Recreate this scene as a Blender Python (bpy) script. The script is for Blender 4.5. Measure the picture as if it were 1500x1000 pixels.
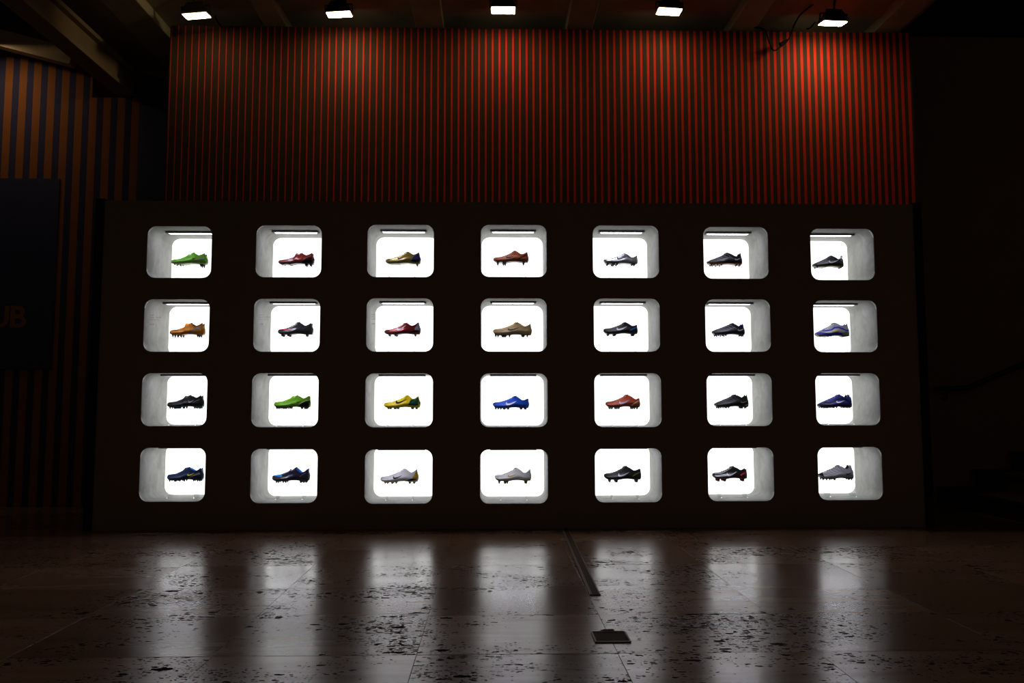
import bpy, bmesh, math, random
import numpy as np
from mathutils import Vector, Matrix
from mathutils.geometry import tessellate_polygon

random.seed(7)
for o in list(bpy.data.objects):
    bpy.data.objects.remove(o, do_unlink=True)
SC = bpy.context.scene
COL = SC.collection

# ------------------------------------------------------------------ camera
CAM_H = 0.866
yaw, pitch, roll = 0.02352, 0.07882, -0.00095
cy, sy, cp, sp = math.cos(yaw), math.sin(yaw), math.cos(pitch), math.sin(pitch)
F = Vector((sy*cp, cy*cp, sp))
R0 = Vector((cy, -sy, 0))
U0 = R0.cross(F)
Rv = math.cos(roll)*R0 + math.sin(roll)*U0
Uv = -math.sin(roll)*R0 + math.cos(roll)*U0
cam = bpy.data.cameras.new('camera')
cam.sensor_width = 36.0
cam.lens = 36.0*1167/1500
cam.clip_start = 0.05
camo = bpy.data.objects.new('camera', cam)
COL.objects.link(camo)
m = Matrix(((Rv.x, Uv.x, -F.x, 0), (Rv.y, Uv.y, -F.y, 0), (Rv.z, Uv.z, -F.z, CAM_H), (0, 0, 0, 1)))
camo.matrix_world = m
SC.camera = camo

# ------------------------------------------------------------------ world, exposure, lamps out of frame
w = bpy.data.worlds.new('world')
SC.world = w
w.use_nodes = True
bg = w.node_tree.nodes['Background']
bg.inputs[0].default_value = (1.0, 0.80, 0.66, 1)
bg.inputs[1].default_value = 0.030
SC.view_settings.view_transform = 'Standard'
SC.view_settings.look = 'None'
SC.view_settings.exposure = 0.0
SC.view_settings.gamma = 1.0
SC.view_settings.use_curve_mapping = False

LAMP_L = (22.0, 60.0, 50.0, 45.0, 78.0)      # ceiling floodlights, left to right
PANEL_L = 2.0                                # light box at the back of each niche
LED_L = 20.0                                  # strip light in each niche


def area_light(name, loc, size, size_y, power, color, rot=(0, 0, 0)):
    l = bpy.data.lights.new(name, 'AREA')
    l.shape = 'RECTANGLE'
    l.size, l.size_y, l.energy, l.color = size, size_y, power, color
    o = bpy.data.objects.new(name, l)
    COL.objects.link(o)
    o.location = loc
    o.rotation_euler = rot
    return o


# floodlight above the blue and orange wall, just past the left edge of the view
area_light('left_wall_floodlight', (-4.30, 6.50, 3.92), 0.19, 0.11, 2.6, (1, 0.72, 0.45), (0.06, 0, 0))

# hall floodlight above the view that catches the girder at the left
sl = bpy.data.lights.new('hall_floodlight', 'SPOT')
sl.energy, sl.color, sl.spot_size, sl.spot_blend, sl.shadow_soft_size = 18.0, (1, 0.70, 0.38), 0.62, 1.0, 0.05
slo = bpy.data.objects.new('hall_floodlight', sl)
COL.objects.link(slo)
slo.location = (-1.15, 5.0, 3.78)
slo.rotation_euler = (Vector((-3.16, 6.35, 3.72)) - slo.location).to_track_quat('-Z', 'Y').to_euler()


# ------------------------------------------------------------------ helpers
def lin(h):
    h = h.lstrip('#')
    v = [int(h[i:i+2], 16)/255 for i in (0, 2, 4)]
    return tuple(c/12.92 if c <= 0.04045 else ((c+0.055)/1.055)**2.4 for c in v) + (1,)


MATS = {}


def mat(name, color, rough=0.5, metal=0.0, coat=0.0, spec=0.5, noise=0.0, nscale=60.0):
    key = name
    if key in MATS:
        return MATS[key]
    mt = bpy.data.materials.new(name)
    mt.use_nodes = True
    nt = mt.node_tree
    b = nt.nodes['Principled BSDF']
    c = lin(color) if isinstance(color, str) else tuple(color) + ((1,) if len(color) == 3 else ())
    b.inputs['Base Color'].default_value = c
    b.inputs['Roughness'].default_value = rough
    b.inputs['Metallic'].default_value = metal
    b.inputs['Specular IOR Level'].default_value = spec
    if coat:
        b.inputs['Coat Weight'].default_value = coat
        b.inputs['Coat Roughness'].default_value = 0.15
    if noise:
        tc = nt.nodes.new('ShaderNodeTexCoord')
        n = nt.nodes.new('ShaderNodeTexNoise')
        n.inputs['Scale'].default_value = nscale
        n.inputs['Detail'].default_value = 4
        mx = nt.nodes.new('ShaderNodeMix')
        mx.data_type = 'RGBA'
        mx.inputs['A'].default_value = tuple(x*(1-noise) for x in c[:3]) + (1,)
        mx.inputs['B'].default_value = tuple(min(1, x*(1+noise)) for x in c[:3]) + (1,)
        nt.links.new(tc.outputs['Object'], n.inputs['Vector'])
        nt.links.new(n.outputs['Fac'], mx.inputs['Factor'])
        nt.links.new(mx.outputs['Result'], b.inputs['Base Color'])
        bp = nt.nodes.new('ShaderNodeBump')
        bp.inputs['Strength'].default_value = 0.15
        bp.inputs['Distance'].default_value = 0.002
        nt.links.new(n.outputs['Fac'], bp.inputs['Height'])
        nt.links.new(bp.outputs['Normal'], b.inputs['Normal'])
    MATS[key] = mt
    return mt


def emit(name, color, strength):
    if name in MATS:
        return MATS[name]
    mt = bpy.data.materials.new(name)
    mt.use_nodes = True
    nt = mt.node_tree
    nt.nodes.remove(nt.nodes['Principled BSDF'])
    e = nt.nodes.new('ShaderNodeEmission')
    e.inputs[0].default_value = tuple(color) + (1,)
    e.inputs[1].default_value = strength
    nt.links.new(e.outputs[0], nt.nodes['Material Output'].inputs[0])
    MATS[name] = mt
    return mt


def clear(name, tint, gloss_lo, gloss_hi, rough=0.02, milky=0.0):
    """thin clear sheet: light passes straight through, a little is mirrored, more at grazing angles"""
    mt = bpy.data.materials.new(name)
    mt.use_nodes = True
    nt = mt.node_tree
    nt.nodes.remove(nt.nodes['Principled BSDF'])
    t = nt.nodes.new('ShaderNodeBsdfTransparent')
    t.inputs[0].default_value = tuple(tint) + (1,)
    g = nt.nodes.new('ShaderNodeBsdfGlossy')
    g.inputs['Roughness'].default_value = rough
    lw = nt.nodes.new('ShaderNodeLayerWeight')
    lw.inputs[0].default_value = 0.25
    mr = nt.nodes.new('ShaderNodeMapRange')
    mr.inputs['To Min'].default_value = gloss_lo
    mr.inputs['To Max'].default_value = gloss_hi
    mx = nt.nodes.new('ShaderNodeMixShader')
    nt.links.new(lw.outputs['Fresnel'], mr.inputs['Value'])
    nt.links.new(mr.outputs['Result'], mx.inputs[0])
    nt.links.new(t.outputs[0], mx.inputs[1])
    nt.links.new(g.outputs[0], mx.inputs[2])
    out = mx.outputs[0]
    if milky:
        df = nt.nodes.new('ShaderNodeBsdfTranslucent')
        df.inputs[0].default_value = (0.95, 0.97, 0.98, 1)
        m3 = nt.nodes.new('ShaderNodeMixShader')
        m3.inputs[0].default_value = milky
        nt.links.new(out, m3.inputs[1])
        nt.links.new(df.outputs[0], m3.inputs[2])
        out = m3.outputs[0]
    nt.links.new(out, nt.nodes['Material Output'].inputs[0])
    return mt


def link_mesh(name, me, material, parent=None, smooth=False):
    o = bpy.data.objects.new(name, me)
    COL.objects.link(o)
    if material is not None:
        if len(me.materials) == 0:
            me.materials.append(material)
    if smooth:
        me.polygons.foreach_set('use_smooth', [True]*len(me.polygons))
    if parent is not None:
        o.parent = parent
    return o


def from_data(name, verts, faces, material, parent=None, smooth=False, fix=True):
    me = bpy.data.meshes.new(name)
    me.from_pydata([tuple(v) for v in verts], [], faces)
    if fix:
        bm = bmesh.new()
        bm.from_mesh(me)
        bmesh.ops.recalc_face_normals(bm, faces=bm.faces)
        bm.to_mesh(me)
        bm.free()
    me.update()
    return link_mesh(name, me, material, parent, smooth)


class MB:
    """collects simple solids, links them as ONE mesh object"""

    def __init__(self):
        self.bm = bmesh.new()

    def box(self, x0, x1, y0, y1, z0, z1, bevel=0.0, mtx=None):
        vs = [self.bm.verts.new((x, y, z)) for x in (x0, x1) for y in (y0, y1) for z in (z0, z1)]
        fs = [(0, 1, 3, 2), (4, 6, 7, 5), (0, 4, 5, 1), (2, 3, 7, 6), (0, 2, 6, 4), (1, 5, 7, 3)]
        faces = [self.bm.faces.new([vs[i] for i in f]) for f in fs]
        if bevel:
            es = list({e for f in faces for e in f.edges})
            r = bmesh.ops.bevel(self.bm, geom=es, offset=bevel, segments=2, affect='EDGES', profile=0.5)
            vs = list({v for f in r['faces'] for v in f.verts} | {v for v in vs if v.is_valid})
        if mtx is not None:
            bmesh.ops.transform(self.bm, matrix=mtx, verts=[v for v in vs if v.is_valid])
        return self

    def tube(self, pts, r, n=8, r_end=None):
        pts = [Vector(p) for p in pts]
        rings = []
        for i, p in enumerate(pts):
            a = pts[max(0, i-1)]
            b = pts[min(len(pts)-1, i+1)]
            d = (b-a).normalized()
            up = Vector((0, 0, 1)) if abs(d.z) < 0.9 else Vector((1, 0, 0))
            s = d.cross(up).normalized()
            t = s.cross(d).normalized()
            rr = r if r_end is None else r + (r_end-r)*i/(len(pts)-1)
            rings.append([self.bm.verts.new(p + rr*(math.cos(2*math.pi*k/n)*s + math.sin(2*math.pi*k/n)*t)) for k in range(n)])
        for a, b in zip(rings, rings[1:]):
            for k in range(n):
                self.bm.faces.new((a[k], a[(k+1) % n], b[(k+1) % n], b[k]))
        self.bm.faces.new(rings[0][::-1])
        self.bm.faces.new(rings[-1])
        return self

    def build(self, name, material, parent=None, smooth=False):
        bmesh.ops.recalc_face_normals(self.bm, faces=self.bm.faces)
        me = bpy.data.meshes.new(name)
        self.bm.to_mesh(me)
        self.bm.free()
        return link_mesh(name, me, material, parent, smooth)


def box(name, x0, x1, y0, y1, z0, z1, material, parent=None, bevel=0.0):
    return MB().box(x0, x1, y0, y1, z0, z1, bevel).build(name, material, parent)


def empty(name, loc, rot=(0, 0, 0), parent=None):
    o = bpy.data.objects.new(name, None)
    COL.objects.link(o)
    o.location = loc
    o.rotation_euler = rot
    o.empty_display_size = 0.1
    if parent is not None:
        o.parent = parent
    return o


def tag(o, label, cat, group=None):
    o['label'] = label
    o['category'] = cat
    if group:
        o['group'] = group
    return o


def structure(o):
    o['kind'] = 'structure'
    return o


def text_mesh(name, body, size, material, parent, loc, spacing=1.0, bold=0.0, align='LEFT', depth=0.0004, line=1.0):
    cu = bpy.data.curves.new('txt', 'FONT')
    cu.body = body
    cu.size = size
    cu.space_character = spacing
    cu.space_line = line
    cu.offset = bold
    cu.extrude = depth
    cu.align_x = align
    cu.resolution_u = 3
    tmp = bpy.data.objects.new('txt', cu)
    COL.objects.link(tmp)
    dg = bpy.context.evaluated_depsgraph_get()
    me = bpy.data.meshes.new_from_object(tmp.evaluated_get(dg))
    bpy.data.objects.remove(tmp, do_unlink=True)
    bpy.data.curves.remove(cu)
    me.name = name
    me.transform(Matrix.Rotation(math.pi/2, 4, 'X'))
    me.materials.clear()
    o = link_mesh(name, me, material, parent)
    o.location = loc
    return o


# ------------------------------------------------------------------ materials
def stripe_material(name, ca, cb, period, x_first, duty0, duty1, xa, xb, rough=0.6):
    """printed vertical stripes: colour cb inside each period, duty growing from duty0 at xa to duty1 at xb (object X)"""
    mt = bpy.data.materials.new(name)
    mt.use_nodes = True
    nt = mt.node_tree
    N, L = nt.nodes, nt.links
    b = N['Principled BSDF']
    b.inputs['Roughness'].default_value = rough
    b.inputs['Specular IOR Level'].default_value = 0.02
    tc = N.new('ShaderNodeTexCoord')
    sx = N.new('ShaderNodeSeparateXYZ')
    L.new(tc.outputs['Object'], sx.inputs[0])

    def math_(op, a, c):
        n = N.new('ShaderNodeMath')
        n.operation = op
        for i, v in enumerate((a, c)):
            if v is None:
                continue
            if isinstance(v, (int, float)):
                n.inputs[i].default_value = v
            else:
                L.new(v, n.inputs[i])
        return n.outputs[0]
    d = math_('DIVIDE', math_('SUBTRACT', sx.outputs['X'], x_first), period)
    fr = math_('FRACT', math_('ADD', d, 100.5), None)
    dist = math_('ABSOLUTE', math_('SUBTRACT', fr, 0.5), None)
    mr = N.new('ShaderNodeMapRange')
    mr.inputs['From Min'].default_value = xa
    mr.inputs['From Max'].default_value = xb
    mr.inputs['To Min'].default_value = duty0/2
    mr.inputs['To Max'].default_value = duty1/2
    L.new(sx.outputs['X'], mr.inputs['Value'])
    inside = math_('LESS_THAN', dist, mr.outputs['Result'])
    mx = N.new('ShaderNodeMix')
    mx.data_type = 'RGBA'
    mx.inputs['A'].default_value = tuple(ca) + (1,)
    mx.inputs['B'].default_value = tuple(cb) + (1,)
    L.new(inside, mx.inputs['Factor'])
    n = N.new('ShaderNodeTexNoise')
    n.inputs['Scale'].default_value = 6
    n.inputs['Detail'].default_value = 5
    L.new(tc.outputs['Object'], n.inputs['Vector'])
    hs = N.new('ShaderNodeMapRange')
    hs.inputs['To Min'].default_value = 0.85
    hs.inputs['To Max'].default_value = 1.12
    L.new(n.outputs['Fac'], hs.inputs['Value'])
    mul = N.new('ShaderNodeMix')
    mul.data_type = 'RGBA'
    mul.blend_type = 'MULTIPLY'
    mul.inputs['Factor'].default_value = 1.0
    L.new(mx.outputs['Result'], mul.inputs['A'])
    L.new(hs.outputs['Result'], mul.inputs['B'])
    L.new(mul.outputs['Result'], b.inputs['Base Color'])
    return mt


def plaster_material():
    mt = bpy.data.materials.new('brushed_plaster')
    mt.use_nodes = True
    nt = mt.node_tree
    N, L = nt.nodes, nt.links
    b = N['Principled BSDF']
    b.inputs['Roughness'].default_value = 0.7
    b.inputs['Specular IOR Level'].default_value = 0.3
    tc = N.new('ShaderNodeTexCoord')
    oi = N.new('ShaderNodeObjectInfo')
    add = N.new('ShaderNodeVectorMath')
    add.operation = 'ADD'
    sc = N.new('ShaderNodeVectorMath')
    sc.operation = 'SCALE'
    sc.inputs['Scale'].default_value = 37.0
    L.new(oi.outputs['Random'], sc.inputs[0])
    L.new(tc.outputs['Object'], add.inputs[0])
    L.new(sc.outputs[0], add.inputs[1])
    mp = N.new('ShaderNodeMapping')
    mp.inputs['Scale'].default_value = (5.5, 6.5, 5.0)
    L.new(add.outputs[0], mp.inputs['Vector'])
    n1 = N.new('ShaderNodeTexNoise')
    n1.inputs['Scale'].default_value = 1.6
    n1.inputs['Detail'].default_value = 7
    n1.inputs['Roughness'].default_value = 0.70
    n1.inputs['Distortion'].default_value = 0.9
    L.new(mp.outputs[0], n1.inputs['Vector'])
    cr = N.new('ShaderNodeValToRGB')
    cr.color_ramp.elements[0].position = 0.28
    cr.color_ramp.elements[0].color = (0.165, 0.165, 0.150, 1)
    cr.color_ramp.elements[1].position = 0.68
    cr.color_ramp.elements[1].color = (0.290, 0.290, 0.268, 1)
    L.new(n1.outputs['Fac'], cr.inputs['Fac'])
    L.new(cr.outputs['Color'], b.inputs['Base Color'])
    bp = N.new('ShaderNodeBump')
    bp.inputs['Strength'].default_value = 0.25
    bp.inputs['Distance'].default_value = 0.003
    L.new(n1.outputs['Fac'], bp.inputs['Height'])
    L.new(bp.outputs['Normal'], b.inputs['Normal'])
    return mt


def travertine_material():
    mt = bpy.data.materials.new('travertine')
    mt.use_nodes = True
    nt = mt.node_tree
    N, L = nt.nodes, nt.links
    b = N['Principled BSDF']
    geo = N.new('ShaderNodeNewGeometry')
    oi = N.new('ShaderNodeObjectInfo')
    sc = N.new('ShaderNodeVectorMath')
    sc.operation = 'SCALE'
    sc.inputs['Scale'].default_value = 53.0
    L.new(oi.outputs['Random'], sc.inputs[0])
    add = N.new('ShaderNodeVectorMath')
    add.operation = 'ADD'
    L.new(geo.outputs['Position'], add.inputs[0])
    L.new(sc.outputs[0], add.inputs[1])

    def noise(scale_vec, scale, detail, dist=0.0, rough=0.5):
        mp = N.new('ShaderNodeMapping')
        mp.inputs['Scale'].default_value = scale_vec
        L.new(add.outputs[0], mp.inputs['Vector'])
        n = N.new('ShaderNodeTexNoise')
        n.inputs['Scale'].default_value = scale
        n.inputs['Detail'].default_value = detail
        n.inputs['Distortion'].default_value = dist
        n.inputs['Roughness'].default_value = rough
        L.new(mp.outputs[0], n.inputs['Vector'])
        return n.outputs['Fac']

    def ramp(fac, a, bb):
        r = N.new('ShaderNodeMapRange')
        r.inputs['From Min'].default_value = a
        r.inputs['From Max'].default_value = bb
        L.new(fac, r.inputs['Value'])
        return r.outputs['Result']

    def m2(op, a, c):
        n = N.new('ShaderNodeMath')
        n.operation = op
        n.use_clamp = True
        for i, v in enumerate((a, c)):
            if isinstance(v, (int, float)):
                n.inputs[i].default_value = v
            else:
                L.new(v, n.inputs[i])
        return n.outputs[0]
    bands = noise((1.2, 7.0, 1), 1.5, 6, 0.6)
    dens = noise((1, 1.6, 1), 2.2, 3)
    warp = N.new('ShaderNodeTexNoise')
    warp.inputs['Scale'].default_value = 38.0
    warp.inputs['Detail'].default_value = 3
    L.new(add.outputs[0], warp.inputs['Vector'])
    wsc = N.new('ShaderNodeVectorMath')
    wsc.operation = 'SCALE'
    wsc.inputs['Scale'].default_value = 0.022
    L.new(warp.outputs['Color'], wsc.inputs[0])
    wadd = N.new('ShaderNodeVectorMath')
    wadd.operation = 'ADD'
    L.new(add.outputs[0], wadd.inputs[0])
    L.new(wsc.outputs[0], wadd.inputs[1])
    tile_r = N.new('ShaderNodeMath')
    tile_r.operation = 'FRACT'
    t13 = N.new('ShaderNodeMath')
    t13.operation = 'MULTIPLY'
    t13.inputs[1].default_value = 13.7
    L.new(oi.outputs['Random'], t13.inputs[0])
    L.new(t13.outputs[0], tile_r.inputs[0])
    # how porous the stone is here: bands across the slab, and some slabs more than others
    porous = m2('MULTIPLY', ramp(dens, 0.36, 0.66), m2('ADD', m2('MULTIPLY', tile_r.outputs[0], 0.9), 0.35))

    def pits(sx, sy, share, size):
        mp = N.new('ShaderNodeMapping')
        mp.inputs['Scale'].default_value = (sx, sy, 1)
        L.new(wadd.outputs[0], mp.inputs['Vector'])
        v = N.new('ShaderNodeTexVoronoi')
        v.voronoi_dimensions = '2D'
        v.inputs['Scale'].default_value = 1.0
        v.inputs['Randomness'].default_value = 1.0
        L.new(mp.outputs[0], v.inputs['Vector'])
        sep = N.new('ShaderNodeSeparateColor')
        L.new(v.outputs['Color'], sep.inputs[0])
        # a cell holds a pit when its random number is below the local share
        keep = m2('MULTIPLY', m2('SUBTRACT', m2('MULTIPLY', porous, share), sep.outputs[0]), 3.0)
        rad = m2('MULTIPLY', keep, m2('MULTIPLY', sep.outputs[1], size))
        return m2('MULTIPLY', m2('SUBTRACT', rad, v.outputs['Distance']), 26.0)
    pit_b = pits(9, 21, 0.55, 0.42)
    pit_s = pits(26, 58, 0.95, 0.55)
    pit_f = pits(60, 120, 1.0, 0.60)
    pit = m2('MAXIMUM', m2('MAXIMUM', pit_s, pit_b), pit_f)
    cr = N.new('ShaderNodeValToRGB')
    cr.color_ramp.elements[0].position = 0.3
    cr.color_ramp.elements[0].color = (0.135, 0.078, 0.046, 1)
    cr.color_ramp.elements[1].position = 0.72
    cr.color_ramp.elements[1].color = (0.200, 0.125, 0.078, 1)
    L.new(bands, cr.inputs['Fac'])
    tint = N.new('ShaderNodeMapRange')
    tint.inputs['To Min'].default_value = 0.78
    tint.inputs['To Max'].default_value = 1.15
    L.new(oi.outputs['Random'], tint.inputs['Value'])
    mul = N.new('ShaderNodeMix')
    mul.data_type = 'RGBA'
    mul.blend_type = 'MULTIPLY'
    mul.inputs['Factor'].default_value = 1
    L.new(cr.outputs['Color'], mul.inputs['A'])
    L.new(tint.outputs['Result'], mul.inputs['B'])
    dark = N.new('ShaderNodeMix')
    dark.data_type = 'RGBA'
    L.new(pit, dark.inputs['Factor'])
    L.new(mul.outputs['Result'], dark.inputs['A'])
    dark.inputs['B'].default_value = (0.02, 0.014, 0.01, 1)
    L.new(dark.outputs['Result'], b.inputs['Base Color'])
    rr = N.new('ShaderNodeMapRange')
    rr.inputs['To Min'].default_value = 0.165
    rr.inputs['To Max'].default_value = 0.245
    frac = N.new('ShaderNodeMath')
    frac.operation = 'FRACT'
    mm = N.new('ShaderNodeMath')
    mm.operation = 'MULTIPLY'
    mm.inputs[1].default_value = 7.31
    L.new(oi.outputs['Random'], mm.inputs[0])
    L.new(mm.outputs[0], frac.inputs[0])
    L.new(frac.outputs[0], rr.inputs['Value'])
    wear = m2('MULTIPLY', ramp(dens, 0.4, 0.7), 0.06)
    ro = m2('ADD', rr.outputs['Result'], wear)
    ro2 = m2('ADD', ro, m2('MULTIPLY', pit, 0.2))
    L.new(ro2, b.inputs['Roughness'])
    sp_ = m2('SUBTRACT', 0.44, m2('MULTIPLY', pit, 0.44))
    L.new(sp_, b.inputs['Specular IOR Level'])
    return mt


M_stripe_red = stripe_material('red_stripe_print', (0.044, 0.030, 0.018), (0.47, 0.030, 0.012), 0.0540, -1.141, 0.11, 0.45, -2.56, 3.37)
M_stripe_orange = stripe_material('orange_stripe_print', (0.040, 0.040, 0.085), (0.24, 0.090, 0.030), 0.1240, -4.287, 0.53, 0.53, -6, -2)
M_navy = mat('navy_print', (0.030, 0.034, 0.080), 0.6, spec=0.25, noise=0.1, nscale=8)
M_letter = mat('orange_letter_print', (0.24, 0.090, 0.030), 0.6, spec=0.25)
M_plaster = plaster_material()
M_trav = travertine_material()
M_panel = mat('dark_brown_paint', (0.215, 0.150, 0.115), 0.75, spec=0.15, noise=0.06, nscale=5)
M_trim = mat('black_edge_paint', (0.006, 0.005, 0.005), 0.7, spec=0.1)
M_glow = emit('light_box_white', (1.0, 1.0, 1.0), PANEL_L)
M_led = emit('strip_light_white', (0.86, 0.82, 1.0), LED_L)
M_led_body = mat('anodised_dark_grey', '#6c6a74', 0.6)
M_glass = clear('pane_glass', (0.985, 0.99, 0.985), 0.005, 0.35)
M_acrylic = clear('clear_acrylic', (0.93, 0.945, 0.95), 0.02, 0.30, 0.05, 0.10)
M_glint_bead = mat('glint_bead_clear', (1.0, 1.0, 1.0), 0.02)  # clear bead standing in for the bright sparkle at the plate bases
_pb = M_glint_bead.node_tree.nodes['Principled BSDF']
_pb.inputs['Transmission Weight'].default_value = 1.0
_pb.inputs['IOR'].default_value = 1.49
M_concrete = mat('ceiling_concrete', (0.38, 0.36, 0.25), 0.85, spec=0.2, noise=0.25, nscale=5)
M_steel = mat('painted_girder', (0.34, 0.26, 0.16), 0.6, spec=0.3, noise=0.15, nscale=9)
M_brownwall = mat('brown_wall_paint', (0.20, 0.125, 0.075), 0.8, spec=0.2, noise=0.12, nscale=3)
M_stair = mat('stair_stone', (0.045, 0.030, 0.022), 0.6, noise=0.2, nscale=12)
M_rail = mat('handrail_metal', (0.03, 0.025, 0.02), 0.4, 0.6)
M_lamp_body = mat('floodlight_black', (0.010, 0.009, 0.008), 0.5, spec=0.3)
M_lamp_rim = mat('floodlight_rim', (0.35, 0.25, 0.16), 0.4, 0.5)
M_cable = mat('cable_black', (0.006, 0.005, 0.005), 0.9, spec=0.05)
M_bronze = mat('floor_bronze', (0.055, 0.040, 0.030), 0.8, 0.0, spec=0.04, noise=0.3, nscale=90)
M_bronze_edge = mat('floor_brass_edge', (0.17, 0.145, 0.12), 0.5, 0.0, spec=0.15)
M_darkgap = mat('joint_dark', (0.030, 0.022, 0.017), 0.9, spec=0.1)

# ------------------------------------------------------------------ the setting
D = 5.65          # front of the display wall
ED = 0.433        # depth of a niche
floor = structure(box('floor', -7.5, 8.5, -1.0, 9.3, -0.08, -0.006, M_darkgap))
tw, tdp = 0.702, 0.514
xs0, ys0 = 0.436, 3.365
tile_me = {}
for j in range(-3, 8):
    for i in range(-9, 10):
        x0, y0 = xs0 + i*tw, ys0 + j*tdp
        if y0 > 6.95:
            continue
        g = 0.0007
        if 'm' not in tile_me:
            mb = MB().box(g, tw-g, g, tdp-g, -0.02, 0.0, 0.0005)
            t = mb.build('floor_tile', M_trav, floor)
            tile_me['m'] = t.data
        else:
            t = bpy.data.objects.new('floor_tile', tile_me['m'])
            COL.objects.link(t)
            t.parent = floor
        t.location = (x0, y0, random.uniform(-0.0005, 0.0))
        t.rotation_euler = (random.uniform(-0.0012, 0.0012), random.uniform(-0.0008, 0.0008), 0)

# striped wall over the display wall
WBY = 6.15
wall_back = structure(box('wall_back', -2.555, 3.37, WBY, WBY+0.12, 0, 3.858, M_stripe_red))
# blue and orange wall at the left, its top stepped down under the girder
WLY = 6.95
prof = [(-7.4, 0), (-2.87, 0), (-2.87, 3.579), (-3.555, 3.579), (-3.555, 3.946), (-7.4, 3.946)]
vs = [(x, y, z) for y in (WLY, WLY+0.12) for x, z in prof]
n6 = len(prof)
fc = [list(range(n6))[::-1], [i+n6 for i in range(n6)]] + [(i, (i+1) % n6, (i+1) % n6+n6, i+n6) for i in range(n6)]
wall_left = structure(from_data('wall_left', vs, fc, M_stripe_orange))
structure(box('trim_1', -3.136, -2.60, WLY-0.006, WLY+0.02, 0, 3.579, M_navy)).name = 'trim_1'
sign = tag(empty('wall_sign', (-3.80, WLY, 1.175)), 'plain navy rectangular sign panel with orange capital letters on the orange striped wall', 'sign')
box('sign_panel', -2.2, 0.0, -0.012, 0.0, 0, 1.667, M_navy, sign)
text_mesh('lettering', 'UB', 0.262, M_letter, sign, (-0.232, -0.0125, 0.360), spacing=0.93, bold=0.006, align='RIGHT', depth=0.0005)

structure(box('wall_right', 3.40, 8.4, WLY, WLY+0.12, 0, 4.21, M_brownwall))
structure(box('wall_far', -7.5, 8.5, 9.2, 9.3, 0, 5.4, M_brownwall))
structure(box('wall_side_right', 8.4, 8.5, 2.0, 9.2, 0, 5.4, M_brownwall)).name = 'wall_east'
structure(box('wall_side_left', -7.5, -7.4, 2.0, 9.2, 0, 5.4, M_brownwall)).name = 'wall_west'

# ceiling slab with concrete ribs
ceiling = structure(box('ceiling', -3.6, 3.40, 4.0, 9.2, 3.955, 4.25, M_concrete))
structure(box('ceiling_upper', -7.5, 8.5, 4.0, 9.3, 5.3, 5.4, M_brownwall)).name = 'ceiling_2'
for xa, xb in ((-2.93, -2.66), (-1.823, -1.649), (-0.623, -0.400), (0.584, 0.793), (1.90, 2.10), (3.08, 3.28)):
    box('beam', xa, xb, 4.0, 9.2, 3.868, 3.956, M_concrete, ceiling, 0.006)
girder = structure(empty('trim_2', (-3.19, 0, 3.60)))
box('web', -0.11, -0.03, 3.6, 7.05, 0.02, 0.21, M_steel, girder)
box('bottom_flange', -0.16, 0.0, 3.6, 7.05, 0.0, 0.035, M_steel, girder, 0.004)
box('top_flange', -0.16, 0.02, 3.6, 7.05, 0.19, 0.225, M_steel, girder, 0.004)


def bar(name, a, b, wid, hei, material, parent):
    a, b = Vector(a), Vector(b)
    d = b-a
    q = d.to_track_quat('X', 'Z').to_matrix().to_4x4()
    mb = MB().box(0, d.length, -wid/2, wid/2, -hei/2, hei/2, 0, Matrix.Translation(a) @ q)
    return mb.build(name, material, parent)


bar('brace', (-4.75, 6.72, 4.13), (-3.60, 6.72, 3.83), 0.10, 0.14, M_steel, ceiling)
bar('brace', (-3.35, 7.3, 4.02), (-2.80, 7.3, 3.86), 0.08, 0.10, M_steel, ceiling)

# ------------------------------------------------------------------ display wall with its 28 niches
# centre x, centre z, width, height of each opening (row, column)
NICHES = {
    (0,0):(-2.232,1.948,0.456,0.374), (0,1):(-1.459,1.956,0.466,0.377), (0,2):(-0.664,1.962,0.477,0.381), (0,3):(0.146,1.965,0.476,0.381), (0,4):(0.954,1.962,0.479,0.385), (0,5):(1.752,1.957,0.472,0.381), (0,6):(2.530,1.948,0.467,0.379),
    (1,0):(-2.235,1.424,0.459,0.375), (1,1):(-1.462,1.427,0.469,0.380), (1,2):(-0.664,1.430,0.476,0.383), (1,3):(0.146,1.431,0.474,0.384), (1,4):(0.955,1.431,0.476,0.384), (1,5):(1.755,1.429,0.472,0.381), (1,6):(2.534,1.425,0.465,0.377),
    (2,0):(-2.234,0.902,0.456,0.373), (2,1):(-1.463,0.898,0.468,0.382), (2,2):(-0.664,0.896,0.478,0.382), (2,3):(0.146,0.896,0.480,0.383), (2,4):(0.956,0.896,0.479,0.385), (2,5):(1.754,0.899,0.470,0.379), (2,6):(2.533,0.901,0.464,0.375),
    (3,0):(-2.230,0.382,0.454,0.374), (3,1):(-1.459,0.371,0.465,0.378), (3,2):(-0.662,0.364,0.475,0.378), (3,3):(0.146,0.362,0.480,0.379), (3,4):(0.953,0.368,0.475,0.380), (3,5):(1.751,0.373,0.471,0.378), (3,6):(2.532,0.376,0.462,0.376),
}
PX0, PX1, PZ1 = -2.77, 3.06, 2.318
CR = 0.062
ORD = ('leftmost', 'second', 'third', 'fourth', 'fifth', 'sixth', 'rightmost')
ROW = ('top row', 'second row', 'third row', 'bottom row')


def rrect(cx, cz, w, h, r, n=8):
    pts = []
    for (sx, sz, a0) in ((1, 1, 0), (-1, 1, 90), (-1, -1, 180), (1, -1, 270)):
        for k in range(n+1):
            a = math.radians(a0 + 90*k/n)
            pts.append((cx + sx*(w/2-r) + r*math.cos(a), cz + sz*(h/2-r) + r*math.sin(a)))
    return pts


display = tag(empty('display_wall', (0, D, 0)), 'dark brown display wall pierced by four rows of seven glowing rounded niches', 'display wall')
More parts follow.
